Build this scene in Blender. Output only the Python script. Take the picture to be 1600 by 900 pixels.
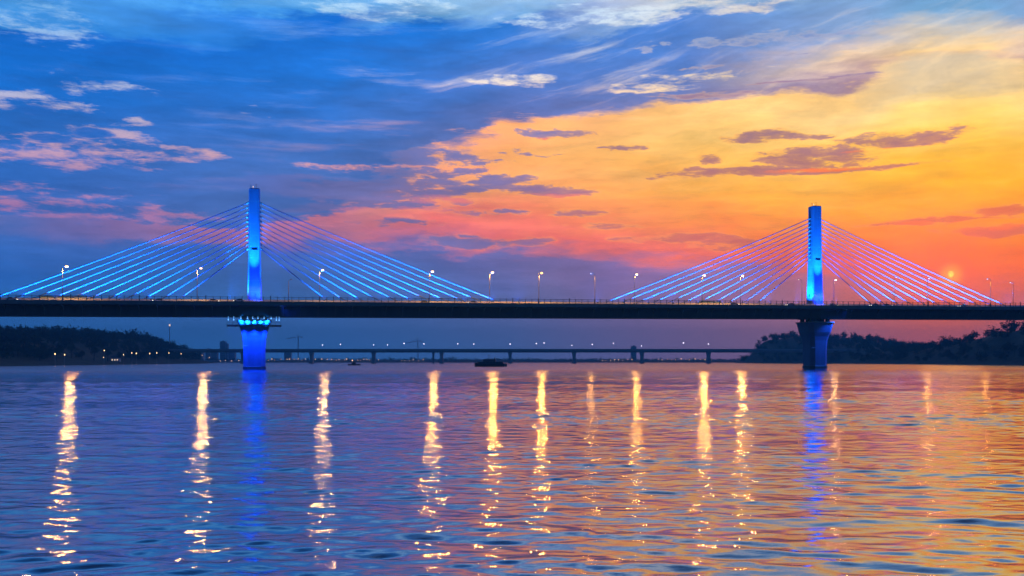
import bpy, bmesh, math, random
import numpy as np
from mathutils import Vector, Matrix

R = math.radians
for o in list(bpy.data.objects):
    bpy.data.objects.remove(o)
scn = bpy.context.scene
COL = scn.collection

# ------------------------------------------------------------------ camera
CAM_H = 3.7
cam_d = bpy.data.cameras.new('camera')
cam = bpy.data.objects.new('camera', cam_d)
COL.objects.link(cam)
cam.location = (0, 0, CAM_H)
cam.rotation_euler = (R(90), 0, 0)
cam_d.sensor_width = 36
cam_d.lens = 36
cam_d.shift_y = 0.07125
cam_d.clip_start = 0.2
cam_d.clip_end = 20000
scn.camera = cam

scn.view_settings.view_transform = 'Standard'
scn.view_settings.look = 'None'
scn.view_settings.exposure = 0.0
scn.view_settings.gamma = 1.0
scn.view_settings.use_curve_mapping = False
scn.cycles.use_denoising = True
scn.cycles.max_bounces = 5
scn.cycles.diffuse_bounces = 2
scn.cycles.glossy_bounces = 3
scn.cycles.transmission_bounces = 2
scn.cycles.volume_bounces = 0
scn.cycles.sample_clamp_indirect = 6
scn.cycles.caustics_reflective = False
scn.cycles.caustics_refractive = False

SUN_AZ, SUN_EL = 23.2, 4.4


def lin(c):
    return tuple((v / 255 / 12.92) if v <= 10 else ((v / 255 + 0.055) / 1.055) ** 2.4 for v in c)


def sky_at(x, y):
    """direction (azimuth, elevation in degrees) of a spot in the sky of the photograph"""
    u, v = (x - 800) / 1600, (564 - y) / 1600
    az = math.atan(u)
    return math.degrees(az), math.degrees(math.atan(v * math.cos(az)))


# ------------------------------------------------------------------ node helper
class NT:
    def __init__(s, tree):
        s.t = tree
        s.n = tree.nodes
        s.l = tree.links

    def put(s, sock, v):
        if isinstance(v, bpy.types.NodeSocket):
            s.l.new(v, sock)
        elif v is not None:
            if isinstance(v, (tuple, list)) and len(v) == 3 and len(sock.default_value) == 4:
                v = (*v, 1)
            sock.default_value = v

    def m(s, op, a, b=None, c=None, clamp=False):
        n = s.n.new('ShaderNodeMath')
        n.operation = op
        n.use_clamp = clamp
        for i, v in enumerate((a, b, c)):
            s.put(n.inputs[i], v)
        return n.outputs[0]

    def v(s, op, a, b=None, c=None):
        n = s.n.new('ShaderNodeVectorMath')
        n.operation = op
        for i, x in enumerate((a, b, c)):
            if x is not None:
                s.put(n.inputs[i], x)
        return n.outputs['Value'] if op in ('DOT_PRODUCT', 'LENGTH', 'DISTANCE') else n.outputs[0]

    def xyz(s, x, y, z):
        n = s.n.new('ShaderNodeCombineXYZ')
        for i, v in enumerate((x, y, z)):
            s.put(n.inputs[i], v)
        return n.outputs[0]

    def sep(s, v):
        n = s.n.new('ShaderNodeSeparateXYZ')
        s.put(n.inputs[0], v)
        return n.outputs

    def ss(s, v, a, b, lo=0.0, hi=1.0, kind='SMOOTHSTEP'):
        n = s.n.new('ShaderNodeMapRange')
        n.interpolation_type = kind
        for i, x in enumerate((v, a, b, lo, hi)):
            s.put(n.inputs[i], x)
        return n.outputs[0]

    def mix(s, f, a, b, blend='MIX'):
        n = s.n.new('ShaderNodeMix')
        n.data_type = 'RGBA'
        n.blend_type = blend
        s.put(n.inputs[0], f)
        s.put(n.inputs[6], a)
        s.put(n.inputs[7], b)
        return n.outputs[2]

    def noise(s, vec, scale, detail=4, rough=0.55, dist=0.0, lac=2.0):
        n = s.n.new('ShaderNodeTexNoise')
        s.put(n.inputs['Vector'], vec)
        n.inputs['Scale'].default_value = scale
        n.inputs['Detail'].default_value = detail
        n.inputs['Roughness'].default_value = rough
        n.inputs['Lacunarity'].default_value = lac
        n.inputs['Distortion'].default_value = dist
        return n.outputs

    def ramp(s, fac, stops, interp='LINEAR'):
        n = s.n.new('ShaderNodeValToRGB')
        cr = n.color_ramp
        cr.interpolation = interp
        s.put(n.inputs[0], fac)
        stops = sorted(stops)
        while len(cr.elements) < len(stops):
            cr.elements.new(0.5)
        for e, (p, c) in zip(cr.elements, stops):
            e.position = p
            e.color = (*c, 1)
        return n.outputs[0]


# ------------------------------------------------------------------ sky
world = bpy.data.worlds.new('World')
scn.world = world
world.use_nodes = True
W = NT(world.node_tree)
W.n.clear()
tc = W.n.new('ShaderNodeTexCoord')
dirv = W.v('NORMALIZE', tc.outputs['Generated'])
dx, dy_, dz = W.sep(dirv)
AZ = W.m('MULTIPLY', W.m('ARCTAN2', dx, dy_), 180 / math.pi)
EL = W.m('MAXIMUM', W.m('MULTIPLY', W.m('ARCSINE', dz), 180 / math.pi), 0.0)
P0 = W.xyz(AZ, EL, 0.0)
# fractal displacement of the sky coordinates: ragged cloud edges, drawn out along the horizon
nsv = W.v('MULTIPLY', P0, (0.075, 0.30, 1.0))
wn = W.noise(nsv, 1.0, 8, 0.62)
wvec = W.v('SUBTRACT', wn[1], (0.5, 0.5, 0.5))
fine = W.noise(W.v('MULTIPLY', P0, (0.34, 1.35, 1.0)), 1.0, 6, 0.64)
fvec = W.v('SUBTRACT', fine[1], (0.5, 0.5, 0.5))
low = W.ss(EL, 0.6, 5.0)
wamt = W.m('MULTIPLY', low, 1.0)
off = W.v('ADD', W.v('MULTIPLY', wvec, (5.5, 3.8, 0)), W.v('MULTIPLY', fvec, (3.0, 1.7, 0)))
n = W.n.new('ShaderNodeVectorMath'); n.operation = 'SCALE'
W.put(n.inputs[0], off); W.put(n.inputs['Scale'], wamt)
PW = W.v('ADD', P0, n.outputs[0])
wx, wy, _ = W.sep(PW)
# each column: photo x, top of the horizon murk, edge of the blue cloud deck, colours by height
COLS = [
    (0,    378, 335, [(0, (72, 150, 222)), (24, (52, 138, 218)), (38, (8, 102, 200)), (120, (12, 103, 196)), (200, (36, 104, 190)), (280, (46, 103, 184)), (329, (58, 103, 178)), (342, (88, 105, 170)), (372, (62, 100, 170)), (430, (36, 97, 174)), (500, (42, 108, 184)), (555, (44, 118, 198))]),
    (520,  384, 342, [(0, (104, 172, 230)), (20, (66, 150, 226)), (32, (4, 106, 208)), (120, (26, 112, 206)), (190, (50, 110, 194)), (260, (70, 110, 182)), (334, (70, 103, 170)), (346, (196, 114, 130)), (374, (170, 110, 138)), (392, (70, 102, 170)), (470, (60, 106, 176)), (555, (52, 114, 190))]),
    (665,  382, 246, [(0, (140, 188, 230)), (20, (104, 170, 228)), (31, (14, 114, 212)), (110, (46, 116, 206)), (180, (62, 110, 190)), (233, (84, 110, 176)), (247, (238, 160, 122)), (300, (240, 144, 106)), (352, (246, 116, 100)), (374, (214, 112, 118)), (392, (90, 102, 162)), (470, (74, 106, 172)), (555, (60, 114, 186))]),
    (800,  388, 205, [(0, (150, 190, 230)), (24, (112, 170, 226)), (35, (38, 120, 210)), (110, (70, 120, 202)), (180, (90, 114, 184)), (199, (96, 112, 178)), (212, (252, 170, 112)), (260, (253, 174, 100)), (330, (248, 132, 88)), (372, (246, 112, 96)), (384, (206, 110, 118)), (400, (104, 102, 158)), (555, (72, 112, 180))]),
    (1066, 404, 155, [(0, (206, 208, 212)), (28, (150, 180, 212)), (40, (68, 126, 206)), (95, (82, 124, 198)), (148, (108, 120, 176)), (162, (255, 196, 118)), (220, (255, 202, 114)), (290, (255, 174, 62)), (345, (255, 140, 48)), (390, (246, 110, 78)), (402, (210, 108, 116)), (420, (144, 105, 150)), (540, (122, 108, 159))]),
    (1330, 440, 130, [(0, (118, 160, 208)), (50, (128, 160, 206)), (90, (236, 204, 170)), (112, (190, 160, 160)), (124, (158, 128, 152)), (138, (255, 206, 128)), (170, (255, 214, 140)), (240, (255, 196, 80)), (310, (255, 170, 32)), (370, (255, 126, 24)), (415, (255, 100, 44)), (450, (186, 100, 116)), (540, (150, 108, 144))]),
    (1540, 456, 85, [(0, (104, 156, 200)), (40, (206, 194, 178)), (72, (252, 212, 150)), (80, (236, 200, 156)), (95, (214, 194, 164)), (125, (222, 196, 154)), (150, (255, 214, 130)), (200, (255, 206, 96)), (250, (255, 196, 56)), (300, (255, 184, 20)), (350, (255, 146, 16)), (415, (255, 108, 14)), (460, (204, 94, 84)), (540, (150, 98, 132))]),
]
EMAX = 24.0
dstops_h, dstops_b = [], []
for cx, yh, yb, _s in COLS:
    dd = abs(sky_at(cx, 300)[0] - SUN_AZ) / 60
    dstops_h.append((dd, (sky_at(cx, yh)[1] / EMAX,) * 3))
    dstops_b.append((dd, (sky_at(cx, yb)[1] / EMAX,) * 3))
DIFF = W.m('ABSOLUTE', W.m('SUBTRACT', wx, SUN_AZ))
DN = W.m('DIVIDE', DIFF, 60.0)
EH = W.m('MULTIPLY', W.ramp(DN, dstops_h), EMAX)
EB = W.m('MULTIPLY', W.ramp(DN, dstops_b), EMAX)
SF = W.m('ADD', W.m('ADD', W.ss(wy, 0.0, EH, kind='LINEAR'), W.ss(wy, EH, EB, kind='LINEAR')), W.ss(wy, EB, EMAX, kind='LINEAR'))
SF = W.m('DIVIDE', SF, 3.0)


def sfac(el, eh, eb):
    c = lambda v: min(1, max(0, v))
    return (c(el / eh) + c((el - eh) / (eb - eh)) + c((el - eb) / (EMAX - eb))) / 3


outs = []
for cx, yh, yb, st in COLS:
    eh, eb = sky_at(cx, yh)[1], sky_at(cx, yb)[1]
    rs = [(sfac(sky_at(cx, y)[1], eh, eb), lin(c)) for y, c in st]
    rs.append((1.0, lin((34, 112, 205) if cx < 1000 else (84, 140, 205))))
    outs.append((abs(sky_at(cx, 300)[0] - SUN_AZ), W.ramp(SF, rs)))
base = outs[0][1]
for i in range(1, len(outs)):
    f = W.ss(DIFF, outs[i - 1][0], outs[i][0], kind='LINEAR')
    base = W.mix(f, base, outs[i][1])
# the sky goes on to a darker blue overhead
base = W.mix(W.ss(EL, 18, 36), base, lin((12, 38, 84)))


def blobs(lst, start=-1.5, P=PW):
    acc = None
    for (x, y, rx, ry, amp) in lst:
        az, el = sky_at(x, y)
        az2, el2 = sky_at(x + rx, y - ry)
        ix, iy = 1 / max(az2 - az, 1e-3), 1 / max(el2 - el, 1e-3)
        q = W.v('MULTIPLY_ADD', P, (ix, iy, 0), (-az * ix, -el * iy, 0))
        d2 = W.v('DOT_PRODUCT', q, q)
        v = W.m('MULTIPLY_ADD', d2, -amp, amp)
        acc = W.m('MAXIMUM', acc if acc is not None else start, v)
    return acc


PF = W.v('ADD', P0, W.v('MULTIPLY', wvec, (3.0, 1.1, 0)))
n3 = W.noise(W.v('MULTIPLY', PF, (0.16, 0.62, 1.0)), 1.0, 9, 0.60)[0]
n4 = W.noise(W.v('MULTIPLY', PF, (0.45, 2.1, 1.0)), 1.0, 9, 0.66)[0]
n3c = W.m('SUBTRACT', n3, 0.5)
n4c = W.m('SUBTRACT', n4, 0.5)
PB = W.v('ADD', P0, W.v('ADD', W.v('MULTIPLY', wvec, (2.6, 1.0, 0)), W.v('MULTIPLY', fvec, (1.7, 0.55, 0))))

# -- pale and peach sunlit cloud
LIGHT = [
    (50, 30, 110, 30, .9), (600, 12, 130, 20, 1.0), (860, 28, 110, 22, .9), (1000, 25, 130, 24, 1), (1140, 12, 110, 26, 1),
    (820, 125, 60, 12, .75), (745, 126, 30, 6, .6), (1010, 135, 90, 14, .8), (1090, 118, 110, 16, .9),
    (800, 188, 60, 12, .8), (770, 205, 90, 7, .7), (905, 190, 120, 7, .6), (700, 222, 60, 6, .6),
    (1400, 85, 210, 18, .9), (1300, 74, 150, 14, .9), (1230, 100, 130, 11, .9), (1110, 10, 150, 16, .8), (1380, 45, 120, 9, .7), (1560, 62, 150, 14, .9), (1480, 110, 200, 12, .8),
    (90, 230, 200, 19, 1.0), (270, 238, 90, 9, .9), (60, 160, 110, 12, .75), (160, 205, 70, 8, .6), (215, 190, 40, 6, .6),
    (60, 322, 140, 15, .7), (210, 335, 200, 10, .55), (60, 292, 170, 7, .6), (150, 130, 90, 8, .35), (380, 172, 60, 6, .4),
    (560, 345, 130, 12, .8), (520, 310, 60, 6, .6), (690, 330, 120, 10, .7), (640, 262, 160, 9, .5), (500, 285, 50, 5, .5), (760, 300, 100, 6, .6),
]
L = blobs(LIGHT, P=PB)
L = W.m('MULTIPLY_ADD', W.m('MINIMUM', L, .42), 1.5, -.42)
Lf = W.m('ADD', W.m('MULTIPLY_ADD', n3c, 3.2, L), W.m('MULTIPLY', n4c, 4.6))
Ld = W.ss(Lf, -0.15, 0.85)
lcol_l = W.ramp(W.m('DIVIDE', EL, EMAX), [(sky_at(200, 420)[1] / EMAX, lin((140, 104, 160))), (sky_at(200, 330)[1] / EMAX, lin((180, 118, 150))), (sky_at(200, 235)[1] / EMAX, lin((206, 158, 164))), (sky_at(200, 160)[1] / EMAX, lin((188, 184, 200))), (sky_at(200, 20)[1] / EMAX, lin((140, 190, 230)))])
lcol_m = W.ramp(W.m('DIVIDE', EL, EMAX), [(sky_at(700, 400)[1] / EMAX, lin((225, 110, 110))), (sky_at(700, 330)[1] / EMAX, lin((252, 132, 98))), (sky_at(800, 190)[1] / EMAX, lin((255, 174, 112))), (sky_at(800, 125)[1] / EMAX, lin((232, 218, 206))), (sky_at(800, 20)[1] / EMAX, lin((188, 216, 238)))])
lcol_r = W.ramp(W.m('DIVIDE', EL, EMAX), [(sky_at(1450, 400)[1] / EMAX, lin((255, 140, 20))), (sky_at(1450, 230)[1] / EMAX, lin((255, 220, 120))), (sky_at(1450, 110)[1] / EMAX, lin((255, 218, 150))), (sky_at(1450, 20)[1] / EMAX, lin((214, 204, 196)))])
d0 = W.m('ABSOLUTE', W.m('SUBTRACT', AZ, SUN_AZ))
lcol = W.mix(W.ss(d0, 8, 22), lcol_r, lcol_m)
lcol = W.mix(W.ss(d0, 26, 40), lcol, lcol_l)
sky = W.mix(W.m('MULTIPLY', Ld, W.ss(AZ, -24, -8, .72, .9)), base, lcol)

# -- soft streaks of thin cloud everywhere, running on outside the frame
shear = W.m('MULTIPLY', W.m('MAXIMUM', W.m('SUBTRACT', AZ, -4.0), 0.0), W.ss(EL, 8, 17, 0.0, -0.24))
st = W.noise(W.v('MULTIPLY', W.v('ADD', PF, W.xyz(0.0, shear, 0.0)), (0.10, 1.05, 1.0)), 1.0, 7, 0.62)[0]
sd = W.m('MULTIPLY', W.ss(st, 0.52, 0.78), W.m('MULTIPLY', W.ss(EL, 5, 10), W.ss(AZ, -25, 10, .06, .7)))
sky = W.mix(sd, sky, lcol)
dk = W.m('MULTIPLY', W.ss(st, 0.48, 0.25), W.m('MULTIPLY', low, 0.18))
sky = W.mix(dk, sky, W.mix(0.5, sky, lin((70, 90, 150))))

# -- dark cloud: violet near the sun, slate blue away from it
DARK = [
    (1190, 213, 84, 14, 1), (1410, 217, 96, 19, 1), (1275, 244, 100, 24, 1), (1150, 266, 165, 16, 1), (1340, 262, 120, 12, .9), (1108, 250, 28, 7, .8),
    (957, 233, 44, 7, .9), (1290, 208, 30, 7, .7), (700, 292, 120, 17, .85), (845, 297, 80, 11, 1), (620, 312, 110, 15, .8), (770, 280, 60, 9, .7),
    (610, 350, 70, 7, .7), (765, 378, 110, 9, .7), (895, 332, 44, 7, .8), (1065, 372, 90, 9, .8), (1130, 378, 60, 10, .7), (760, 333, 60, 6, .7), (950, 352, 60, 5, .6),
    (1270, 122, 130, 13, .95), (1120, 145, 100, 11, .8), (1240, 85, 90, 8, .5), (1480, 78, 60, 6, .5),
    (1575, 326, 70, 11, .9), (1490, 340, 90, 8, .8), (1560, 356, 90, 14, .9), (1430, 348, 70, 6, .6),
    (560, 296, 170, 24, .9), (500, 322, 90, 10, .6), (470, 290, 120, 14, .6), (650, 268, 90, 8, .6), (1180, 62, 150, 22, .6), (1130, 100, 130, 12, .6), (1420, 60, 90, 8, .5), (1390, 125, 90, 6, .6), (870, 212, 60, 7, .7), (700, 245, 130, 9, .55),
    (85, 214, 36, 6, .9), (150, 206, 34, 5, .8), (60, 172, 44, 6, .8),
]
D = W.m('MINIMUM', blobs(DARK, P=PB), .75)
Df = W.m('ADD', W.m('MULTIPLY_ADD', n3c, 2.4, D), W.m('MULTIPLY', n4c, W.ss(d0, 40, 22, 2.2, 6.0)))
Dd = W.ss(Df, -0.03, 0.52)
rim = W.m('MULTIPLY', W.ss(Df, -0.35, 0.10), W.m('SUBTRACT', 1.0, W.ss(Df, 0.05, 0.5)))
near_sun = W.ss(d0, 34, 14)
dcol_l = W.ramp(W.m('DIVIDE', EL, EMAX), [(0.0, lin((60, 100, 170))), (sky_at(200, 300)[1] / EMAX, lin((46, 100, 180))), (sky_at(200, 150)[1] / EMAX, lin((26, 102, 194))), (sky_at(200, 30)[1] / EMAX, lin((6, 106, 206)))])
dcol_m = W.ramp(W.m('DIVIDE', EL, EMAX), [(0.0, lin((100, 100, 152))), (sky_at(700, 300)[1] / EMAX, lin((104, 104, 156))), (sky_at(700, 180)[1] / EMAX, lin((90, 114, 184))), (sky_at(700, 60)[1] / EMAX, lin((44, 118, 206)))])
dcol_r = W.ramp(W.m('DIVIDE', EL, EMAX), [(sky_at(1300, 400)[1] / EMAX, lin((190, 92, 92))), (sky_at(1300, 330)[1] / EMAX, lin((214, 106, 66))), (sky_at(1300, 265)[1] / EMAX, lin((166, 104, 112))), (sky_at(1300, 215)[1] / EMAX, lin((150, 108, 126))), (sky_at(1300, 120)[1] / EMAX, lin((150, 124, 152))), (sky_at(1300, 40)[1] / EMAX, lin((100, 140, 198)))])
dcol = W.mix(W.ss(d0, 14, 26), dcol_r, dcol_m)
dcol = W.mix(W.ss(d0, 30, 44), dcol, dcol_l)
rimc = W.mix(W.ss(EL, 4, 9), lin((255, 110, 60)), lin((255, 176, 84)))
rimc = W.mix(W.ss(EL, 12, 16), rimc, lin((226, 214, 206)))
sky = W.mix(W.m('MULTIPLY', rim, W.m('MULTIPLY', W.m('MULTIPLY', near_sun, W.ss(EL, 15, 12)), .55)), sky, rimc)
UNDER = [(1420, 230, 100, 11, 1), (1290, 262, 100, 10, 1), (1350, 270, 110, 9, 1), (1170, 282, 120, 9, .9), (1330, 138, 130, 10, 1), (1180, 158, 110, 9, .9), (1560, 345, 110, 18, 1), (1490, 345, 110, 10, 1), (850, 308, 90, 9, .9), (720, 312, 110, 9, .9), (640, 335, 120, 10, .9), (880, 222, 70, 7, .9)]
U = W.ss(W.m('MULTIPLY_ADD', n4c, 3.0, blobs(UNDER, P=PB)), -0.1, 1.1)
dcol = W.mix(W.m('MULTIPLY', U, .8), dcol, W.mix(W.ss(d0, 10, 26), lin((255, 112, 52)), lin((240, 118, 100))))
thick = W.ss(Df, 0.1, 1.3)
dcol = W.mix(W.m('MULTIPLY', W.m('SUBTRACT', 1.0, thick), W.m('MULTIPLY', near_sun, .32)), dcol, rimc)
sky = W.mix(W.m('MULTIPLY', Dd, 0.94), sky, dcol)
mott = W.m('ADD', 1.0, W.m('MULTIPLY', low, W.m('ADD', W.m('MULTIPLY', n3c, .85), W.m('ADD', W.m('MULTIPLY', n4c, .42), W.m('MULTIPLY', W.m('SUBTRACT', st, .5), .55)))))
n = W.n.new('ShaderNodeVectorMath'); n.operation = 'SCALE'
W.put(n.inputs[0], sky); W.put(n.inputs['Scale'], mott)
sky = n.outputs[0]

sky = W.mix(W.ss(d0, 58, 150, 0, .62), sky, lin((20, 34, 70)))
# -- the sun, low in the murk, and the glow round it
ce, se = math.cos(R(SUN_EL)), math.sin(R(SUN_EL))
sdir = (ce * math.sin(R(SUN_AZ)), ce * math.cos(R(SUN_AZ)), se)
ang = W.m('MULTIPLY', W.m('ARCCOSINE', W.m('MINIMUM', W.v('DOT_PRODUCT', dirv, sdir), 1.0)), 180 / math.pi)
glow = W.m('ADD', W.m('MULTIPLY', W.ss(ang, 3.2, 0.2), 0.4), W.m('MULTIPLY', W.ss(ang, 9.0, 1.0), 0.40))
sky = W.mix(glow, sky, (1.15, .13, .0))
sky = W.mix(W.m('MULTIPLY', W.ss(ang, .8, 0.05), .5), sky, (1.3, .62, .03))
disc = W.ss(W.m('ADD', ang, W.m('MULTIPLY', n4c, 0.6)), 0.17, 0.07)
sky = W.mix(disc, sky, (1.6, 0.85, 0.08))

nish = W.n.new('ShaderNodeTexSky')
nish.sky_type = 'NISHITA'
nish.sun_disc = False
nish.sun_elevation = R(SUN_EL)
nish.sun_rotation = R(SUN_AZ)
nish.air_density = 1.5
nish.dust_density = 2.0
bgA = W.n.new('ShaderNodeBackground')
bgA.inputs['Strength'].default_value = 1.24
W.put(bgA.inputs['Color'], sky)
bgB = W.n.new('ShaderNodeBackground')
bgB.inputs['Strength'].default_value = 0.05
W.put(bgB.inputs['Color'], nish.outputs[0])
mixb = W.n.new('ShaderNodeMixShader')
mixb.inputs[0].default_value = 0.06
W.l.new(bgA.outputs[0], mixb.inputs[1])
W.l.new(bgB.outputs[0], mixb.inputs[2])
wo = W.n.new('ShaderNodeOutputWorld')
W.l.new(mixb.outputs[0], wo.inputs['Surface'])
world.cycles.sampling_method = 'MANUAL'
world.cycles.sample_map_resolution = 512

# ------------------------------------------------------------------ sun lamp
sl = bpy.data.lights.new('sun', 'SUN')
sl.energy = 0.003
sl.angle = R(3.0)
sl.color = (1.0, 0.52, 0.16)
so = bpy.data.objects.new('sun', sl)
COL.objects.link(so)
so.rotation_euler = Vector(sdir).to_track_quat('Z', 'Y').to_euler()

# ------------------------------------------------------------------ materials
MATS = {}


def mat(name, col, rough=0.6, metal=0.0, var=0.0, vscale=0.4, emit=None, estr=0.0, sample=True, bump=0.0, bscale=2.0, streak=False):
    if name in MATS:
        return MATS[name]
    m = bpy.data.materials.new(name)
    m.use_nodes = True
    T = NT(m.node_tree)
    b = T.n['Principled BSDF']
    b.inputs['Roughness'].default_value = rough
    b.inputs['Metallic'].default_value = metal
    c = (*col, 1)
    if var > 0:
        g = T.n.new('ShaderNodeNewGeometry').outputs['Position']
        if streak:
            g = T.v('MULTIPLY', g, (1, 1, 0.12))
        nz = T.noise(g, vscale, 5, 0.6)[0]
        f = T.ss(nz, 0.3, 0.7, kind='LINEAR')
        cc = T.mix(f, tuple(v * (1 - var) for v in col), tuple(min(1, v * (1 + var)) for v in col))
        T.put(b.inputs['Base Color'], cc)
    else:
        b.inputs['Base Color'].default_value = c
    if bump > 0:
        g = T.n.new('ShaderNodeNewGeometry').outputs['Position']
        bn = T.n.new('ShaderNodeBump')
        bn.inputs['Strength'].default_value = bump
        T.put(bn.inputs['Height'], T.noise(g, bscale, 4)[0])
        T.l.new(bn.outputs[0], b.inputs['Normal'])
    if emit:
        b.inputs['Emission Color'].default_value = (*emit, 1)
        b.inputs['Emission Strength'].default_value = estr
        if not sample:
            m.cycles.emission_sampling = 'NONE'
    MATS[name] = m
    return m


M_CONC = mat('concrete', (.30, .30, .29), .75, var=.22, vscale=.35, streak=True, bump=.15)
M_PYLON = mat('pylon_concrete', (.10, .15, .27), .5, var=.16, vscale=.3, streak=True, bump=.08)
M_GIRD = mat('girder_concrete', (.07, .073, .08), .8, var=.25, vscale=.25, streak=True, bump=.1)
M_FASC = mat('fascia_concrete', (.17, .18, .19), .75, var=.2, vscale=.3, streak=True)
M_ASPH = mat('asphalt', (.05, .05, .052), .85, var=.2, vscale=.6)
M_STEEL = mat('dark_steel', (.06, .065, .07), .5, metal=.4, var=.2, vscale=1.5)
M_GALV = mat('galvanised_steel', (.34, .33, .31), .45, metal=.2, var=.1, vscale=2.0)
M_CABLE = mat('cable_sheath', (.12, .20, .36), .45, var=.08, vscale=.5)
M_DARK = mat('dark_opening', (.02, .02, .022), .9, var=.2)
M_WHITE = mat('white_paint', (.75, .75, .73), .45, var=.06)
M_GLASS = mat('dark_glass', (.02, .025, .03), .12, var=.1)
M_RUB = mat('rubber', (.02, .02, .02), .8, var=.2)
M_WET = mat('wet_concrete', (.05, .05, .05), .5, var=.3, vscale=.8)
M_LAMP = mat('lamp_glow', (.9, .8, .6), .5, emit=(1.0, .50, .13), estr=4, sample=False, var=.02)
M_LAMPW = mat('lamp_glow_pale', (.9, .85, .8), .5, emit=(1.0, .62, .28), estr=4, sample=False, var=.02)
M_LAMPF = mat('lamp_glow_faint', (.9, .85, .8), .5, emit=(1.0, .72, .5), estr=1.3, sample=False, var=.02)
M_BLUEL = mat('blue_lamp_glow', (.5, .6, .9), .5, emit=(.12, .42, 1.0), estr=3, sample=False, var=.02)
M_FARL = mat('far_lamp_glow', (.9, .8, .7), .5, emit=(1.0, .60, .28), estr=5, sample=False, var=.02)
M_FARW = mat('far_lamp_white', (.9, .9, .9), .5, emit=(.85, .85, 1.0), estr=5, sample=False, var=.02)
M_HEADL = mat('headlight_glow', (.9, .9, .9), .4, emit=(1, .9, .75), estr=3, sample=False, var=.02)
M_FOL = mat('foliage', (.045, .075, .03), .8, var=.5, vscale=.12)
M_FOL2 = mat('foliage_deep', (.035, .06, .03), .8, var=.5, vscale=.10)
M_BARK = mat('bark', (.05, .04, .03), .9, var=.3)
M_EARTH = mat('bank_earth', (.10, .105, .06), .9, var=.45, vscale=.05, bump=.3, bscale=.3)
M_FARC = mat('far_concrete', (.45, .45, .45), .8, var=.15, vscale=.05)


# ------------------------------------------------------------------ object helpers
def tag(o, label=None, cat=None, group=None, kind=None):
    if label: o['label'] = label
    if cat: o['category'] = cat
    if group: o['group'] = group
    if kind: o['kind'] = kind
    return o


def empty(name, loc=(0, 0, 0), rz=0.0):
    o = bpy.data.objects.new(name, None)
    o.empty_display_size = .5
    COL.objects.link(o)
    o.location = loc
    o.rotation_euler = (0, 0, rz)
    return o


def link(name, me, parent=None, loc=(0, 0, 0), rot=None):
    o = bpy.data.objects.new(name, me)
    COL.objects.link(o)
    if parent is not None:
        o.parent = parent
    o.location = loc
    if rot is not None:
        o.rotation_euler = rot
    return o


def copy_tree(o, parent=None):
    c = o.copy()
    COL.objects.link(c)
    c.parent = parent
    for ch in o.children:
        copy_tree(ch, c)
    return c


class MB:
    """collects shapes into one mesh"""
    def __init__(s):
        s.bm = bmesh.new()

    def prism(s, rings, cap=True):
        vs = [[s.bm.verts.new(p) for p in r] for r in rings]
        n = len(vs[0])
        for a, b in zip(vs, vs[1:]):
            for i in range(n):
                j = (i + 1) % n
                s.bm.faces.new((a[i], a[j], b[j], b[i]))
        if cap:
            s.bm.faces.new(vs[0][::-1])
            s.bm.faces.new(vs[-1])
        return s

    def box(s, x0, x1, y0, y1, z0, z1, bev=0.0):
        b = bev
        def ring(z, k):
            return [(x0 + k, y0 + k, z), (x1 - k, y0 + k, z), (x1 - k, y1 - k, z), (x0 + k, y1 - k, z)]
        if b > 0:
            return s.prism([ring(z0, b), ring(z0 + b, 0), ring(z1 - b, 0), ring(z1, b)])
        return s.prism([ring(z0, 0), ring(z1, 0)])

    def tube(s, pts, rad, n=8):
        rings = []
        pts = [Vector(p) for p in pts]
        if not isinstance(rad, (list, tuple)):
            rad = [rad] * len(pts)
        for i, p in enumerate(pts):
            d = (pts[min(i + 1, len(pts) - 1)] - pts[max(i - 1, 0)]).normalized()
            up = Vector((0, 0, 1)) if abs(d.z) < .9 else Vector((1, 0, 0))
            a = d.cross(up).normalized()
            b = a.cross(d).normalized()
            rings.append([p + (a * math.cos(2 * math.pi * k / n) + b * math.sin(2 * math.pi * k / n)) * rad[i] for k in range(n)])
        return s.prism(rings)

    def ball(s, c, r, sub=1, sc=(1, 1, 1)):
        mtx = Matrix.Translation(c) @ Matrix.Diagonal((*[r * k for k in sc], 1))
        bmesh.ops.create_icosphere(s.bm, subdivisions=sub, radius=1, matrix=mtx)
        return s

    def mesh(s, name, m, smooth=False):
        bmesh.ops.recalc_face_normals(s.bm, faces=s.bm.faces)
        me = bpy.data.meshes.new(name)
        s.bm.to_mesh(me)
        s.bm.free()
        me.materials.append(m)
        if smooth:
            me.polygons.foreach_set('use_smooth', [True] * len(me.polygons))
        return me

    def put(s, name, m, parent=None, loc=(0, 0, 0), rot=None, smooth=False):
        return link(name, s.mesh(name, m, smooth), parent, loc, rot)


def np_mesh(name, V, F, m, smooth=False):
    me = bpy.data.meshes.new(name)
    k = F.shape[1]
    me.vertices.add(len(V)); me.vertices.foreach_set('co', V.astype(np.float32).ravel())
    me.loops.add(F.size); me.loops.foreach_set('vertex_index', F.astype(np.int32).ravel())
    me.polygons.add(len(F))
    me.polygons.foreach_set('loop_start', np.arange(0, F.size, k, dtype=np.int32))
    me.polygons.foreach_set('loop_total', np.full(len(F), k, dtype=np.int32))
    if smooth:
        me.polygons.foreach_set('use_smooth', np.ones(len(F), dtype=bool))
    me.update(calc_edges=True)
    me.materials.append(m)
    return me


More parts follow.
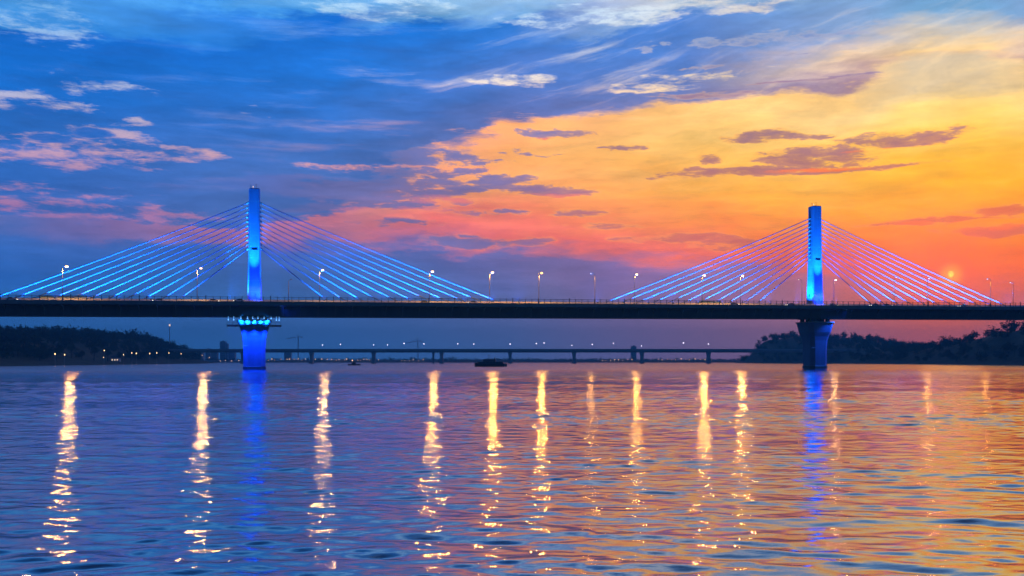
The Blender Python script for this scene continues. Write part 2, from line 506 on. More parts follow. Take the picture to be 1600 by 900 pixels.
def spot(parent, loc, target, watts, color, angle, blend=.6, rad=.3):
    l = bpy.data.lights.new('floodlight_beam', 'SPOT')
    l.energy = watts
    l.color = color
    l.spot_size = R(angle)
    l.spot_blend = blend
    l.shadow_soft_size = rad
    o = bpy.data.objects.new('floodlight_beam', l)
    COL.objects.link(o)
    o.location = loc
    o.rotation_euler = (Vector(loc) - Vector(target)).to_track_quat('Z', 'Y').to_euler()
    return o


# ------------------------------------------------------------------ water
def build_water():
    rng = np.random.default_rng(5)
    ys = [5.0]
    while ys[-1] < 475:
        ys.append(ys[-1] + 0.04 + 0.0016 * ys[-1])
    near = len(ys)
    y = ys[-1]
    while y < 3050:
        y *= 1.06
        ys.append(y)
    ys = np.array([-110.0] + ys)
    NC = 430
    u = np.linspace(-1, 1, NC)
    w = np.where(ys > 0, .62 * np.maximum(ys, 0) + 14, 17)
    X = w[:, None] * u[None, :]
    Y = np.repeat(ys[:, None], NC, 1)
    dyc = np.gradient(ys)[:, None]
    dxc = (w * 2 / NC)[:, None]
    Z = np.zeros_like(X)
    NW = 120
    lam = np.exp(rng.uniform(np.log(.24), np.log(6.5), NW))
    th = rng.normal(0, 1, NW) * np.interp(lam, [.24, .8, 2, 6], [.85, .65, .38, .25]) + R(90 - 8)
    ph = rng.uniform(0, 2 * np.pi, NW)
    # slow patches of rougher and calmer water
    patch = 1 + .32 * np.sin(X * .021 + Y * .09 + 1) * np.sin(Y * .043 - X * .008) + .22 * np.sin(Y * .21 + X * .03)
    srms = 0.116
    for l, t, p in zip(lam, th, ph):
        k = 2 * np.pi / l
        kx, ky = k * np.cos(t), k * np.sin(t)
        wgt = np.interp(np.log(l), np.log([.24, .5, 1.0, 2.0, 4.0, 6.5]), [1.0, 1.2, 1.1, .75, .4, .2])
        a = wgt * srms * math.sqrt(2.0 / NW) / k
        lx, ly = 2 * np.pi / max(abs(kx), 1e-3), 2 * np.pi / max(abs(ky), 1e-3)
        fade = np.clip(ly / (2.6 * dyc) - 1, 0, 1) * np.clip(lx / (2.6 * dxc) - 1, 0, 1)
        s = np.sin(kx * X + ky * Y + p)
        Z += a * fade * (s + .18 * np.cos(2 * (kx * X + ky * Y + p)))
    edge = np.clip((1 - np.abs(u)) / .06, 0, 1)[None, :] * np.clip((ys - 5) / 4, 0, 1)[:, None] * np.clip((480 - ys) / 110, 0, 1)[:, None]
    Z *= edge * patch
    # outer skirts out to the sides
    XL = np.full((len(ys), 1), -2650.0)
    X = np.concatenate([XL, X, -XL], 1)
    Y = np.concatenate([Y[:, :1], Y, Y[:, :1]], 1)
    Z = np.concatenate([Z[:, :1] * 0, Z, Z[:, :1] * 0], 1)
    nr, nc = X.shape
    V = np.stack([X, Y, Z], -1).reshape(-1, 3)
    i = np.arange(nr * nc).reshape(nr, nc)
    F = np.stack([i[:-1, :-1], i[:-1, 1:], i[1:, 1:], i[1:, :-1]], -1).reshape(-1, 4)
    m = bpy.data.materials.new('river_water')
    m.use_nodes = True
    T = NT(m.node_tree)
    T.n.remove(T.n['Principled BSDF'])
    pos = T.n.new('ShaderNodeNewGeometry').outputs['Position']
    _, py, _ = T.sep(pos)
    far = T.ss(py, 120, 460)
    # wind ripples too fine for the mesh, and long low bands further out
    rip = T.noise(T.v('MULTIPLY', pos, (.7, 1.6, 1)), 4.5, 4, .6)[0]
    band = T.noise(T.v('MULTIPLY', pos, (.012, .085, 1)), 1.0, 5, .62)[0]
    b1 = T.n.new('ShaderNodeBump')
    b1.inputs['Strength'].default_value = 1.0
    b1.inputs['Distance'].default_value = .0045
    T.put(b1.inputs['Height'], rip)
    b2 = T.n.new('ShaderNodeBump')
    b2.inputs['Distance'].default_value = 1.6
    T.put(b2.inputs['Strength'], far)
    T.put(b2.inputs['Height'], band)
    T.l.new(b1.outputs[0], b2.inputs['Normal'])
    nrm = b2.outputs[0]
    dif = T.n.new('ShaderNodeBsdfDiffuse')
    dif.inputs['Color'].default_value = (.003, .03, .085, 1)
    glo = T.n.new('ShaderNodeBsdfGlossy')
    glo.distribution = 'BECKMANN'
    T.put(glo.inputs['Roughness'], T.m('MULTIPLY_ADD', T.ss(py, 60, 330), .14, .07))
    fr = T.n.new('ShaderNodeFresnel')
    fr.inputs['IOR'].default_value = 3.6
    for nd in (dif, glo, fr):
        T.l.new(nrm, nd.inputs['Normal'])
    mx = T.n.new('ShaderNodeMixShader')
    T.put(mx.inputs[0], T.ss(fr.outputs[0], .30, .85, .64, 1.0, kind='LINEAR'))
    T.l.new(dif.outputs[0], mx.inputs[1])
    T.l.new(glo.outputs[0], mx.inputs[2])
    T.l.new(mx.outputs[0], T.n['Material Output'].inputs['Surface'])
    o = link('water', np_mesh('water', V, F, m, True))
    tag(o, 'rippled river water reflecting the sunset and the bridge lights', kind='structure')


build_water()

# ------------------------------------------------------------------ banks and hills
def terrain(name, label, x0, x1, y0, y1, step, hfun, m=None):
    xs = np.arange(x0, x1 + step, step); ys = np.arange(y0, y1 + step, step)
    X, Y = np.meshgrid(xs, ys)
    Z = hfun(X, Y)
    nr, nc = X.shape
    i = np.arange(nr * nc).reshape(nr, nc)
    F = np.stack([i[:-1, :-1], i[:-1, 1:], i[1:, 1:], i[1:, :-1]], -1).reshape(-1, 4)
    o = link(name, np_mesh(name, np.stack([X, Y, Z], -1).reshape(-1, 3), F, m or M_EARTH, True))
    tag(o, label, kind='structure')
    return o


def sstep(x, a, b):
    t = np.clip((x - a) / (b - a), 0, 1)
    return t * t * (3 - 2 * t)


def wob(X, Y, s, seed):
    r = np.random.default_rng(seed)
    z = 0 * X
    for k in range(7):
        a = r.uniform(0, 6.28); f = (1.7 ** k) / s * r.uniform(.8, 1.2)
        z = z + np.sin((X * math.cos(a) + Y * math.sin(a)) * f * 6.28 + r.uniform(0, 6.28)) / (1.5 ** k)
    return z / 2.2


def shore_l(Y):
    return np.interp(Y, [400, 740, 990, 1250, 1500, 1700, 1800, 1900], [-352, -366, -392, -425, -455, -490, -530, -700])


def h_left(X, Y):
    d = shore_l(Y) - X + 5 * wob(X, Y, 160, 3)
    ridge = np.interp(Y, [400, 700, 900, 1100, 1300, 1450, 1600, 1720, 1800, 1900], [14, 17, 20, 24, 29, 30, 27, 20, 10, 2])
    z = -2.0 + 4.2 * sstep(d, -4, 10) + .03 * np.clip(d, 0, 40) + ridge * sstep(d, 20, 80) + 3.5 * wob(X, Y, 240, 4) * sstep(d, 40, 120)
    return np.where(d < -5, -2.0, z)


def shore_r(Y):
    return np.interp(Y, [400, 845, 1180, 1450, 1700, 1850, 1960, 2050], [440, 424, 445, 440, 396, 400, 455, 640])


def h_right(X, Y):
    d = X - shore_r(Y) + 5 * wob(X, Y, 170, 8)
    ridge = np.interp(Y, [400, 700, 900, 1050, 1250, 1400, 1600, 1750, 1900, 2000, 2080], [30, 35, 37, 29, 15, 12, 22, 40, 38, 20, 2])
    ridge = ridge * (1 - .5 * sstep(X, 570, 690) * sstep(Y, 1500, 1650))
    z = -2.0 + 3.6 * sstep(d, -4, 10) + .03 * np.clip(d, 0, 40) + ridge * sstep(d, 10, 66) + 3.5 * wob(X, Y, 220, 9) * sstep(d, 40, 120)
    return np.where(d < -5, -2.0, z)


def h_far(X, Y):
    d = Y - 2250 + 12 * wob(X, Y, 500, 12)
    hills = 10 * np.clip(wob(X, Y, 900, 14), -.2, 1.5)
    return -2.0 + 5.5 * sstep(d, -5, 20) + (1.5 + .3 * hills) * sstep(d, 60, 330)


terrain('hill', 'dark wooded hill along the left bank of the river', -950, -330, 430, 1920, 12, h_left)
terrain('hill', 'dark wooded hills along the right bank of the river', 380, 1100, 430, 2100, 12, h_right)
terrain('far_shore', 'low hazy far shore behind the distant bridge', -1600, 1600, 2220, 2990, 20, h_far)

rnd = random.Random(11)


def leaf_cloud(r, n, rx, rz, zc, size):
    """n small leaf-clump triangles spread through a lumpy crown volume"""
    lob = [(r.uniform(-.55, .55) * rx, r.uniform(-.55, .55) * rx, zc + r.uniform(-.5, .6) * rz, r.uniform(.45, .75)) for _ in range(6)]
    V = []
    for _ in range(n):
        a, b, c, s = r.choice(lob)
        d = Vector((r.gauss(0, 1), r.gauss(0, 1), r.gauss(0, 1))).normalized() * (r.random() ** .4)
        p = Vector((a + d.x * rx * s, b + d.y * rx * s, c + d.z * rz * s))
        for _k in range(3):
            V.append(p + Vector((r.gauss(0, 1), r.gauss(0, 1), r.gauss(0, .8))) * size)
    return np.array([tuple(v) for v in V])


CROWNS = [leaf_cloud(rnd, 150, 4.6, 3.8, 6.2, .75) for _ in range(6)]


def woodland(label, pts, m, seed):
    r = random.Random(seed)
    Vs = []
    for (x, y, z, s) in pts:
        c = CROWNS[r.randrange(6)].copy()
        a = r.uniform(0, 6.28)
        ca, sa = math.cos(a), math.sin(a)
        c = np.stack([c[:, 0] * ca - c[:, 1] * sa, c[:, 0] * sa + c[:, 1] * ca, c[:, 2] * r.uniform(.85, 1.3)], -1) * s
        Vs.append(c + np.array([x, y, z - 1.2 * s]))
    V = np.concatenate(Vs)
    F = np.arange(len(V)).reshape(-1, 3)
    o = link('woodland', np_mesh('woodland', V, F, m))
    tag(o, label, kind='stuff')


def scatter(r, n, x0, x1, y0, y1, hfun, lo, ok):
    P = []
    t = 0
    while len(P) < n and t < n * 40:
        t += 1
        x, y = r.uniform(x0, x1), r.uniform(y0, y1)
        z = float(hfun(np.array(x), np.array(y)))
        if z > lo and ok(x, y, z):
            P.append((x, y, z, r.uniform(.75, 1.35)))
    return P


r1 = random.Random(21)
PL = scatter(r1, 1650, -660, -350, 520, 1860, h_left, 3.6, lambda x, y, z: float(shore_l(np.array(y))) - x > (50 if 990 < y < 1175 else 16))
woodland('dense dark trees covering the hill on the left bank', PL, M_FOL2, 1)
PR = scatter(r1, 1700, 390, 760, 620, 2040, h_right, 1.6, lambda x, y, z: x - float(shore_r(np.array(y))) > 5)
PR = [(x, y, z, s_ * .92) for x, y, z, s_ in PR]
woodland('dense dark trees covering the hills on the right bank', PR, M_FOL2, 2)
PFAR = [(x, y, z, s_ * .5) for x, y, z, s_ in scatter(r1, 900, -1050, 1050, 2270, 2600, h_far, 3.0, lambda x, y, z: True)]
woodland('hazy blue tree belt along the far shore', PFAR, M_FOL, 3)


def tree_proto(seed, h, rx):
    r = random.Random(seed)
    root = empty('tree')
    trunk = MB()
    trunk.tube([(0, 0, -.6), (.1, 0, h * .3), (0.05, .1, h * .62)], [.42, .33, .16], 7)
    for k in range(4):
        a = k * 1.6 + r.uniform(0, .6)
        trunk.tube([(.05, 0, h * (.34 + .05 * k)), (math.cos(a) * rx * .35, math.sin(a) * rx * .35, h * (.5 + .06 * k)), (math.cos(a) * rx * .65, math.sin(a) * rx * .65, h * (.6 + .06 * k))], [.16, .11, .05], 5)
    trunk.put('trunk', M_BARK, root)
    V = leaf_cloud(r, 520, rx, h * .36, h * .64, .5)
    link('crown', np_mesh('crown', V, np.arange(len(V)).reshape(-1, 3), M_FOL), root)
    return root


tprotos = [tree_proto(41, 13, 4.6), tree_proto(42, 11, 5.4), tree_proto(43, 14, 3.8)]
used = [False] * 3


def place_tree(i, loc, s, label, group):
    t = tprotos[i] if not used[i] else copy_tree(tprotos[i])
    used[i] = True
    t.location = loc
    t.scale = (s, s, s)
    t.rotation_euler = (0, 0, rnd.uniform(0, 6.28))
    tag(t, label, 'tree', group)


def ray_ground(px, py, depth, hfun):
    x = (px - 800) / 1600 * depth
    return (x, depth, float(hfun(np.array(x), np.array(depth))))


for k, (px, d) in enumerate([(28, 860), (62, 880), (88, 930), (112, 990), (128, 1010), (168, 1080), (186, 1120), (205, 1180), (226, 1250), (247, 1330), (272, 1450), (288, 1500)]):
    place_tree(k % 3, ray_ground(px, 0, d, h_left), rnd.uniform(.85, 1.2), 'dark tree standing up along the crest of the left wooded hill', 'trees on the left hill crest')
place_tree(2, ray_ground(147, 0, 1040, h_left), 1.28, 'tall lone tree above the middle of the left wooded hill', None)
for k, (px, d) in enumerate([(1188, 1760), (1203, 1770), (1222, 1780), (1318, 1770), (1335, 1740), (1362, 1500), (1385, 1450), (1408, 1420), (1436, 1350), (1462, 1250), (1490, 1150), (1515, 1080), (1540, 1000), (1562, 960), (1585, 930)]):
    place_tree(k % 3, ray_ground(px, 0, d, h_right), rnd.uniform(.5, .72), 'dark tree standing up along the crest of the right bank hills', 'trees on the right hill crest')

# ------------------------------------------------------------------ the cable-stayed bridge
TH = R(13.1)
BC, BS = math.cos(TH), math.sin(TH)
P1 = Vector((-114.4, 455.0))
SPAN = 274.5


def zdeck(t):
    return 29.2 + .0060 * t


def B(t, off, z):
    """along the bridge, towards the camera from its centre line, height above the deck"""
    return Vector((P1.x + t * BC + off * BS, P1.y + t * BS - off * BC, zdeck(t) + z))


def Babs(t, off, z):
    v = B(t, off, 0)
    v.z = z
    return v


def t_of(px, off=0.0):
    k = (px - 800) / 1600
    return (k * (P1.y - off * BC) - P1.x - off * BS) / (BC - k * BS)


bridge = empty('cable_stayed_bridge', (P1.x, P1.y, 0))
tag(bridge, 'long cable-stayed road bridge with two blue-lit pylons over the river', 'bridge')
INV = Matrix.Translation((-P1.x, -P1.y, 0))


def bp(name, mb, m, parent=None, smooth=False):
    """a part of the bridge, given in world coordinates"""
    me = mb.mesh(name, m, smooth)
    if parent is None:
        me.transform(INV)
        return link(name, me, bridge)
    me.transform(INV)
    return link(name, me, parent)


def sweep(sec, t0, t1, step=20):
    n_ = max(1, int(round((t1 - t0) / step)))
    return MB().prism([[B(t0 + (t1 - t0) * i / n_, o, z) for o, z in sec] for i in range(n_ + 1)])


T0, T1 = -230, 470
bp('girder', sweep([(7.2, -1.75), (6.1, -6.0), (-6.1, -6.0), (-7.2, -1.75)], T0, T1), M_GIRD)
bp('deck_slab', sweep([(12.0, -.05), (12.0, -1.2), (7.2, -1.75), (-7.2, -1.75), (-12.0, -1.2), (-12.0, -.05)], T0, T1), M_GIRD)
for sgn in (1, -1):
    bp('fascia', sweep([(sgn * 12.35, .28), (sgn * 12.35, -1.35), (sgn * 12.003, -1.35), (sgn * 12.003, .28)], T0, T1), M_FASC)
bp('road_surface', sweep([(11.6, -.046), (11.6, 0.0), (-11.6, 0.0), (-11.6, -.046)], T0, T1), M_ASPH)
for sgn in (1, -1):
    bp('median_barrier', sweep([(sgn * 4.35, 0.004), (sgn * 4.15, .5), (sgn * 4.08, 1.45), (sgn * 3.92, 1.45), (sgn * 3.85, .5), (sgn * 3.65, .004)], T0, T1), M_WHITE)
    for off_ in (7.7,):
        t = -140
        lane = MB()
        lane.box(-1.6, 1.6, -.08, .08, 0, .004)
        lme = lane.mesh('lane_mark', M_WHITE)
        for q in range(60):
            t = -140 + q * 9.4
            p = B(t, sgn * off_, .004)
            link('lane_mark', lme, bridge, (p.x - P1.x, p.y - P1.y, p.z), (0, 0, TH))

# ribs under the deck edge, one to each girder segment
rib = MB().prism([[(-.14, 11.6, -1.36), (-.14, 7.22, -1.85), (-.14, 6.75, -3.6), (-.14, 6.95, -3.6), (-.14, 8.2, -2.3), (-.14, 11.6, -1.75)],
                  [(.14, 11.6, -1.36), (.14, 7.22, -1.85), (.14, 6.75, -3.6), (.14, 6.95, -3.6), (.14, 8.2, -2.3), (.14, 11.6, -1.75)]]).mesh('deck_rib', M_FASC)
joint = MB().prism([[(-.06, 7.215, -1.77), (-.06, 6.115, -5.98), (-.06, 6.09, -5.98), (-.06, 7.19, -1.77)], [(.06, 7.215, -1.77), (.06, 6.115, -5.98), (.06, 6.09, -5.98), (.06, 7.19, -1.77)]]).mesh('segment_joint', M_FASC)
for sgn in (1, -1):
    for k in range(74):
        t = -138.0 + k * 7.52
        if min(abs(t), abs(t - SPAN)) < 7:
            continue
        p = B(t, 0, 0)
        link('deck_rib', rib, bridge, (p.x - P1.x, p.y - P1.y, p.z), (0, 0, TH + (math.pi if sgn > 0 else 0)))
        if sgn > 0:
            link('segment_joint', joint, bridge, (p.x - P1.x, p.y - P1.y, p.z), (0, 0, TH + math.pi))

# railings
post_me = MB().box(-.11, .11, -.09, .09, 0, 2.1, .01).mesh('post', M_STEEL)
post_big = MB().box(-.16, .16, -.12, .12, 0, 2.45, .02).mesh('post', M_STEEL)
for sgn, stp, lab in ((1, 3.0, None), (-1, 6.0, None)):
    rl = bp('railing', sweep([(sgn * 12.26, 2.06), (sgn * 12.26, 2.2), (sgn * 12.1, 2.2), (sgn * 12.1, 2.06)], -160, 430), M_STEEL)
    for zz in (.7, 1.1, 1.5):
        bp('rail', sweep([(sgn * 12.21, zz), (sgn * 12.21, zz + .06), (sgn * 12.15, zz + .06), (sgn * 12.15, zz)], -160, 430), M_STEEL, rl)
    t = -140.0
    k = 0
    while t < 420:
        p = B(t, sgn * 12.18, .282)
        link('post', post_big if k % 9 == 4 else post_me, rl, (p.x - P1.x, p.y - P1.y, p.z), (0, 0, TH))
        t += stp
        k += 1


def octring(t, a, b, ch, z, rel=True):
    """chamfered rectangle: a along the bridge, b across it"""
    pts = [(-a, b - ch), (-a, -b + ch), (-a + ch, -b), (a - ch, -b), (a, -b + ch), (a, b - ch), (a - ch, b), (-a + ch, b)]
    out = []
    for x, o in pts:
        v = B(t, 0, 0)
        w = Vector((x * BC + o * BS, x * BS - o * BC, 0))
        v = v + w
        v.z = (zdeck(t) if rel else 0) + z
        out.append(v)
    return out


def tbox(mb, t, x0, x1, o0, o1, z0, z1, rel=True):
    rings = []
    for z in (z0, z1):
        ring = []
        for x, o in ((x0, o0), (x1, o0), (x1, o1), (x0, o1)):
            v = B(t, 0, 0) + Vector((x * BC + o * BS, x * BS - o * BC, 0))
            v.z = (zdeck(t) if rel else 0) + z
            ring.append(v)
        rings.append(ring)
    mb.prism(rings)


NCAB = 11
BLUE = (.003, .055, 1.0)
CYAN = (.004, .22, 1.0)


def floodlight(t, off, z, target, watts, color, angle, blend=.6, glow=False, rel=True, rad=.3, lamp=True):
    p = B(t, off, z) if rel else Babs(t, off, z)
    d = (Vector(target) - p).normalized()
    mb = MB()
    mb.box(-.28, .28, -.2, .2, -.22, .1, .03)
    mb.box(-.34, -.30, -.05, .05, -.5, .05)
    mb.box(.30, .34, -.05, .05, -.5, .05)
    rot = d.to_track_quat('Z', 'Y').to_matrix().to_4x4()
    me = mb.mesh('floodlight', M_STEEL)
    me.transform(rot)
    fo = link('floodlight', me, bridge, (p.x - P1.x, p.y - P1.y, p.z))
    lens = MB().box(-.24, .24, -.16, .16, .102, .13).mesh('lens', M_BLUEL)
    lens.transform(rot)
    link('lens', lens, fo)
    if lamp:
        spot(None, p + d * .35, target, watts, color, angle, blend, rad)


for idx, tp in enumerate((0.0, SPAN)):
    zt = 50.6
    lab = 'left' if idx == 0 else 'right'
    # pylon shaft
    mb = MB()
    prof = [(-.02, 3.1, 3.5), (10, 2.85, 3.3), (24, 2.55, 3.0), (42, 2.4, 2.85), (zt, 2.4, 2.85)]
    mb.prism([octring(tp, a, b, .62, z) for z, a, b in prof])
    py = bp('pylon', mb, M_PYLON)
    py['label'] = 'tall blue-floodlit concrete pylon, the %s one of the two' % lab
    mb = MB()
    tbox(mb, tp, -2.0, 2.0, -2.4, 2.4, zt + .003, zt + .35)
    bp('cap', mb, M_STEEL, py)
    for q, (xx, hh) in enumerate(((-1.6, 1.6), (-.6, 1.1), (.7, 2.0))):
        mb = MB()
        a = B(tp, 0, 0)
        mb.tube([a + Vector((xx * BC, xx * BS, zt + .35)), a + Vector((xx * BC, xx * BS, zt + .35 + hh))], .09, 6)
        mb.ball(a + Vector((xx * BC, xx * BS, zt + .35 + hh)), .2)
        bp('lightning_rod' if q != 1 else 'beacon', mb, M_STEEL if q != 1 else M_LAMPF, py)
    # niche half way up and hatches near the deck
    mb = MB(); tbox(mb, tp, -1.15, 1.15, 2.7, 3.08, 23.6, 24.4)
    bp('niche', mb, M_DARK, py)
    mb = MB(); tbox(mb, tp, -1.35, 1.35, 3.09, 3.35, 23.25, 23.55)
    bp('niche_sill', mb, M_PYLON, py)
    mb = MB(); tbox(mb, tp, .1, .75, 3.3, 3.47, 2.6, 4.2)
    bp('access_hatch', mb, M_STEEL, py)
    mb = MB(); tbox(mb, tp, -3.15, -2.98, -.6, .5, 5.0, 6.3)
    bp('access_hatch', mb, M_STEEL, py)
    # seams of the pours
    for zz in np.arange(5, 50, 5.0):
        a = np.interp(zz, [p[0] for p in prof], [p[1] for p in prof]) + .012
        b = np.interp(zz, [p[0] for p in prof], [p[2] for p in prof]) + .012
        mb = MB(); mb.prism([octring(tp, a, b, .62, zz), octring(tp, a, b, .62, zz + .09)])
        bp('joint_band', mb, M_CONC, py)
    # stay cables and their anchors
    for side in (-1, 1):
        for i in range(NCAB):
            ft = 33.5 + i * (7.55 if (idx == 0 and side < 0) else 8.05)
            za = 24.3 + i * 2.04
            a_half = float(np.interp(za, [p[0] for p in prof], [p[1] for p in prof]))
            top = B(tp, 0, 0); top.z = zdeck(tp) + za
            top = top + Vector((side * (a_half + .3) * BC, side * (a_half + .3) * BS, 0))
            bot = B(tp + side * ft, 0, .5)
            pts = []
            for q in range(13):
                f = q / 12
                p = top.lerp(bot, f)
                p.z -= 4 * f * (1 - f) * ft * .006
                pts.append(p)
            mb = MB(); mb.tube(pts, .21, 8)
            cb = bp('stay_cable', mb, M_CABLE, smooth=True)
            d = (pts[-2] - pts[-1]).normalized()
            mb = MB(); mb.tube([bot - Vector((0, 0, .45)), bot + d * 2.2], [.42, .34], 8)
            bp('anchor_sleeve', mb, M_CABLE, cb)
            d2 = (pts[1] - pts[0]).normalized()
            mb = MB(); mb.tube([top - d2 * .5, top + d2 * .9], [.5, .36], 8)
            bp('anchor_collar', mb, M_CONC, cb)
    # diaphragm under the deck at the pier
    mb = MB()
    sec = [(11.2, -1.36), (7.6, -1.95), (6.6, -6.05), (-6.6, -6.05), (-7.6, -1.95), (-11.2, -1.36)]
    rings = []
    for x in (-6.2, 6.2):
        rings.append([B(tp + x, o, z) for o, z in sec])
    mb.prism(rings)
    bp('pier_diaphragm', mb, M_GIRD)
    # pier
    zs = zdeck(tp) - 6.05
    mb = MB()
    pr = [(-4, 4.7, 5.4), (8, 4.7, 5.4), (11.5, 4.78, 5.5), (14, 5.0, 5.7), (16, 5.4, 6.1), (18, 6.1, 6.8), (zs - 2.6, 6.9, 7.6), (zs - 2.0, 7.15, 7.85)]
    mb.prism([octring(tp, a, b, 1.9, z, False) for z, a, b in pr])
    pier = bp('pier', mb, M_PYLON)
    pier['label'] = 'flared concrete river pier under the %s pylon' % lab
    mb = MB(); mb.prism([octring(tp, 7.45, 8.15, 2.0, zs - 1.997, False), octring(tp, 7.45, 8.15, 2.0, zs - 1.5, False)])
    bp('pier_cap', mb, M_CONC, pier)
    for xx in (-4.6, -1.6, 1.6, 4.6):
        for oo in (-4.2, 4.2):
            mb = MB(); tbox(mb, tp, xx - .8, xx + .8, oo - .9, oo + .9, zs - 1.497, zs - .003, False)
            bp('bearing', mb, M_DARK if idx else M_CONC, pier)  # right bearings near-black: the shade under the deck is put into their colour
    mb = MB(); mb.prism([octring(tp, 4.95, 5.65, 1.95, -4, False), octring(tp, 4.95, 5.65, 1.95, 1.1, False), octring(tp, 4.75, 5.45, 1.92, 1.35, False)])
    bp('waterline_collar', mb, M_WET, pier)
    mb = MB(); tbox(mb, tp, -4.75, 3.0, 5.38, 5.46, 10.2, 10.5, False)
    bp('pour_joint', mb, M_CONC, pier)

    # floodlights on the deck: shafts and cables
    sh = B(tp, 3.0, 24)
    floodlight(tp - 1.0, 11.0, 1.2, B(tp + .2, 3.0, 27.5), 1000000, CYAN, 25, .9)
    floodlight(tp + 2.4, 11.2, 1.2, B(tp + .5, 3.0, 12), 100000, BLUE, 120, .9)
    floodlight(tp - 11.5, 1.6, 1.2, B(tp - 2.7, 1.0, 14), 280000, CYAN, 90, .9)
    floodlight(tp - 11.5, .8, 1.2, B(tp - 2.7, 1.0, 36), 420000, CYAN, 40, .9)
    floodlight(tp + 11.5, 1.6, 1.2, B(tp + 2.7, 1.0, 30), 160000, CYAN, 60, .9)
    for side in (-1, 1):
        for q in range(8):
            ft = 30 + q * 12.6
            floodlight(tp + side * ft, 10.5, 1.0, B(tp + side * (ft + (4, 3, 1, 0, 0, 0, 0, 0)[q]), 0, 19.0 if q < 6 else 16.5), 150000 * (.8, 1, 1, 1, 1, 1, 1, 1)[q], (.008, .20, 1.0), 102, .1)

    if idx == 0:
        # maintenance walkway with blue lamps round the pier head
        zp = zs - 4.0
        mb = MB()
        tbox(mb, tp, -11.6, 11.6, 7.9, 9.4, zp, zp + .3, False)
        tbox(mb, tp, -11.6, 11.6, -9.4, -7.9, zp, zp + .3, False)
        tbox(mb, tp, -11.6, -7.0, -7.897, 7.897, zp, zp + .3, False)
        tbox(mb, tp, 7.0, 11.6, -7.897, 7.897, zp, zp + .3, False)
        wk = bp('walkway', mb, M_STEEL)
        for xx in np.linspace(-11.4, 11.4, 11):
            mb = MB(); tbox(mb, tp, xx - .05, xx + .05, 9.25, 9.35, zp + .3, zp + 1.3, False)
            bp('rail_post', mb, M_STEEL, wk)
        mb = MB(); tbox(mb, tp, -11.5, 11.5, 9.26, 9.34, zp + 1.303, zp + 1.38, False)
        bp('hand_rail', mb, M_STEEL, wk)
        for xx in (-10.9, -8.6, -5.6, -2.8, -.6, 1.6, 4.2, 7.2, 9.4, 10.6):
            c = Babs(tp + xx, 8.8, zs - .9 if abs(xx) < 8 else zs - 1.6)
            mb = MB()
            mb.tube([c + Vector((0, 0, .2)), c + Vector((0, 0, .9 if abs(xx) < 8 else 1.6))], .05, 5)
            mb.ball(c, .24)
            bp('blue_lamp', mb, M_BLUEL, wk)
        for xx in (-6.4, -3.2, 0.0, 3.2, 6.4):
            floodlight(tp + xx, 9.0, zp + .9, Babs(tp + xx * .8, 6.8, zs - 2.2), 9000, CYAN, 90, .8, rel=False)
        for xx, w_ in ((-7.5, 36000), (0.0, 20000), (8.0, 44000)):
            floodlight(tp + xx, 9.2, zp - .6, Babs(tp + xx * .45, 5.5, 9), w_, (.004, .06, 1.0), 100, .8, rel=False)
        floodlight(tp - 11.5, 3.0, zp - .6, Babs(tp - 4.7, 1, 8), 50000, (.004, .06, 1.0), 110, .8, rel=False)
        floodlight(tp + 11, 11.0, -1.5, B(tp + 16, 7, -4), 1500, BLUE, 100, .8)
    else:
        floodlight(tp + 11.0, 11.6, -1.7, Babs(tp + 2.5, 5.5, 9), 60000, (.02, .14, 1.0), 70, .8)

# approach piers just outside the picture
for tp in (-134.0, 436.0):
    zs = zdeck(tp) - 6.0
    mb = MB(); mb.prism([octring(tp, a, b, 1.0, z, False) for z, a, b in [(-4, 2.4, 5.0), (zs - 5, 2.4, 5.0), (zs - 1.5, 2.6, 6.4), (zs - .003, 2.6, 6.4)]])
    bp('pier', mb, M_CONC)


